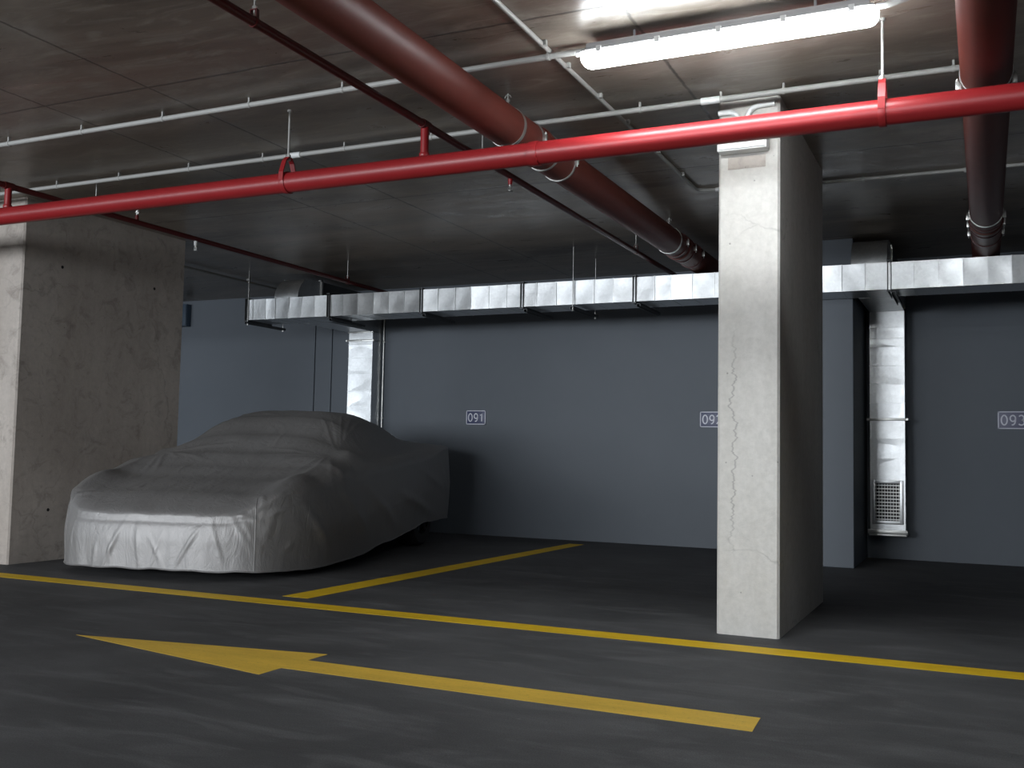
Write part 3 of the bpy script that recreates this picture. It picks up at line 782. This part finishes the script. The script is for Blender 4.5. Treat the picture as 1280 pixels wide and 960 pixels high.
# elbows on top of the duct, bending back to the wall
def elbow(x0, x1, label):
    t = thing('duct_elbow', label, 'duct', ((x0+x1)/2, 8.9, DZ1))
    b = nb(); top = 2.765; yb = 9.12; R_ = top-DZ1-.01; n = 12; y0 = 8.70
    outer = [(y0, DZ1+.004)]+[(y0+R_*(1-math.cos(PI/2*i/n)), DZ1+.008+R_*math.sin(PI/2*i/n)) for i in range(n+1)]+[(yb, top)]
    rows = [[b.verts.new((x, y, z)) for y, z in outer] for x in (x0, x1)]
    for i in range(len(outer)-1): b.faces.new((rows[0][i], rows[1][i], rows[1][i+1], rows[0][i+1]))
    for x in (x0, x1):
        vs = [b.verts.new((x, y, z)) for y, z in outer+[(yb, DZ1+.004)]]; b.faces.new(vs)
    obj('bend', b, 'galv', t, angle=30)
    b = nb()
    box(b, (x0-.012, yb-.012, DZ1+.004), (x0+.004, yb+.012, top+.012)); box(b, (x1-.004, yb-.012, DZ1+.004), (x1+.012, yb+.012, top+.012)); box(b, (x0-.012, yb-.012, top-.003), (x1+.012, yb+.012, top+.012))
    obj('flange', b, 'steel', t)
    obj('branch', box(nb(), (x0+.002, yb, DZ1+.03), (x1-.002, WY, top-.002)), 'dark_steel', t)
elbow(-6.93, -6.62, 'curved sheet metal elbow on top of the long duct near its left end')
elbow(-.995, -.715, 'sheet metal elbow on top of the long duct right of the pale pillar')
# small dark blue box high on the back wall
o = thing('wall_box', 'small dark blue box high on the back wall beside the left pillar', 'electrical box', (-9.53, WY, 2.49))
obj('housing', box(nb(), (-9.66, WY-.09, 2.49), (-9.43, WY, 2.78), .006), 'bluebox', o)
obj('lid', box(nb(), (-9.655, WY-.10, 2.50), (-9.435, WY-.088, 2.77), .004), 'bluebox', o)
# thin vertical conduit beside the left vertical duct
wc = thing('wall_conduit', 'thin steel conduit running up the back wall beside the left vertical duct', 'conduit', (-6.36, WY, 0))
obj('tube', tube(nb(), [(-6.435, WY-.02, .05), (-6.435, WY-.02, 1.2), (-6.435, WY-.02, 2.6)], .009, 12), 'steel', wc)
for z in (.4, 1.3, 2.2): obj('clip', box(nb(), (-6.45, WY-.032, z-.01), (-6.42, WY, z+.01), .002), 'steel', wc)

# ------------------------------------------------------------------ bay number signs
def A_(cx, cy, rx, ry, a0, a1, n=12): return [(cx+rx*math.cos(math.radians(a0+(a1-a0)*i/n)), cy+ry*math.sin(math.radians(a0+(a1-a0)*i/n))) for i in range(n+1)]
GLYPH = {'0': [A_(.3, .5, .24, .44, 0, 360, 28)], '9': [A_(.3, .66, .22, .27, 0, 360, 22), [(.52, .66), (.51, .42), (.45, .2), (.34, .08), (.2, .06)]],
         '1': [[(.14, .74), (.34, .94), (.34, .06)]], '2': [A_(.3, .70, .22, .24, 160, -20, 12)+[(.42, .48), (.08, .06), (.54, .06)]],
         '3': [A_(.28, .72, .21, .22, 150, -80, 12), A_(.28, .28, .24, .23, 90, -150, 14)]}
def digit_mesh(ch, h, depth):
    """one painted numeral, a stroked outline of even width, centred, facing -y"""
    bm = nb(); wd = .062*h
    for path in GLYPH[ch]:
        L_, R_ = [], []; closed = math.dist(path[0], path[-1]) < 1e-6
        n = len(path)-1 if closed else len(path)
        for i in range(n):
            p = Vector(path[i]); a = Vector(path[(i-1) % n] if closed or i else path[0]); b = Vector(path[(i+1) % n] if closed or i < n-1 else path[i])
            d = (b-a).normalized(); m = Vector((-d.y, d.x)); q = (p-Vector((.3, .5)))*h
            for lst, sg in ((L_, 1), (R_, -1)):
                lst.append([bm.verts.new((q.x+m.x*wd*sg, y, q.y+m.y*wd*sg)) for y in (0, -depth)])
        for i in range(n if closed else n-1):
            j = (i+1) % n; l0, l1, r0, r1 = L_[i], L_[j], R_[i], R_[j]
            bm.faces.new((l0[1], l1[1], r1[1], r0[1])); bm.faces.new((l0[0], l1[0], l1[1], l0[1])); bm.faces.new((r0[1], r1[1], r1[0], r0[0]))
    bmesh.ops.recalc_face_normals(bm, faces=bm.faces)
    me = bpy.data.meshes.new('numeral'); bm.to_mesh(me); bm.free(); me.materials.append(MAT['signwhite']); return me
NUM = {c: digit_mesh(c, .098, .0012) for c in '01239'}
def sign(x, z, txt, label, plate='navy', bar=False):
    y = WY; w_, h_ = .125, .082
    t = thing('bay_number_sign', label, 'sign', (x, y, z))
    obj('plate', box(nb(), (x-w_, y-.008, z-h_), (x+w_, y, z+h_), .002), plate, t)
    b = nb(); e = .009
    box(b, (x-w_+.003, y-.0100, z-h_+.003), (x-w_+.003+e, y-.0075, z+h_-.003)); box(b, (x+w_-.003-e, y-.0100, z-h_+.003), (x+w_-.003, y-.0075, z+h_-.003))
    box(b, (x-w_+.003, y-.0100, z+h_-.003-e), (x+w_-.003, y-.0075, z+h_-.003)); box(b, (x-w_+.003, y-.0100, z-h_+.003), (x+w_-.003, y-.0075, z-h_+.003+e))
    obj('border', b, 'signwhite', t, smooth=False)
    for q, ch in enumerate(txt):
        o = bpy.data.objects.new('numeral', NUM[ch]); C.objects.link(o); o.parent = t; o.location = ((q-1)*.070, -.0079, 0)
sign(-5.197, 1.31, '091', 'navy bay number sign reading 091 on the back wall')
sign(-2.51, 1.297, '092', 'navy bay number sign reading 092, half hidden by the pale pillar')
sign(.225, 1.30, '093', 'greyish bay number sign reading 093 on the right of the back wall', 'grey_navy')

# ------------------------------------------------------------------ families of repeated things
FAM = {'clevis_hanger': 'clevis hangers on the thick red pipe', 'loop_hanger': 'loop hangers on the thin red branch pipes', 'pipe_clamp_hanger': 'clamp hangers on the waste pipes',
       'duct_hanger': 'channel hangers under the long duct', 'waste_pipe': 'oxide-red waste pipes', 'sprinkler_branch_pipe': 'thin red branch pipes', 'fire_sprinkler': 'sprinkler heads on the branch pipes',
       'electrical_conduit': 'electrical conduits under the ceiling', 'conduit_clip': 'clips on the far conduit', 'fluorescent_lamp': 'fluorescent batten lamps', 'vertical_duct': 'vertical ducts on the back wall',
       'duct_elbow': 'elbows on top of the long duct', 'bay_number_sign': 'bay number signs on the back wall', 'concrete_pillar': 'bare concrete pillars'}
for o in bpy.data.objects:
    if o.parent is None and 'label' in o.keys() and o.name.split('.')[0] in FAM: o['group'] = FAM[o.name.split('.')[0]]
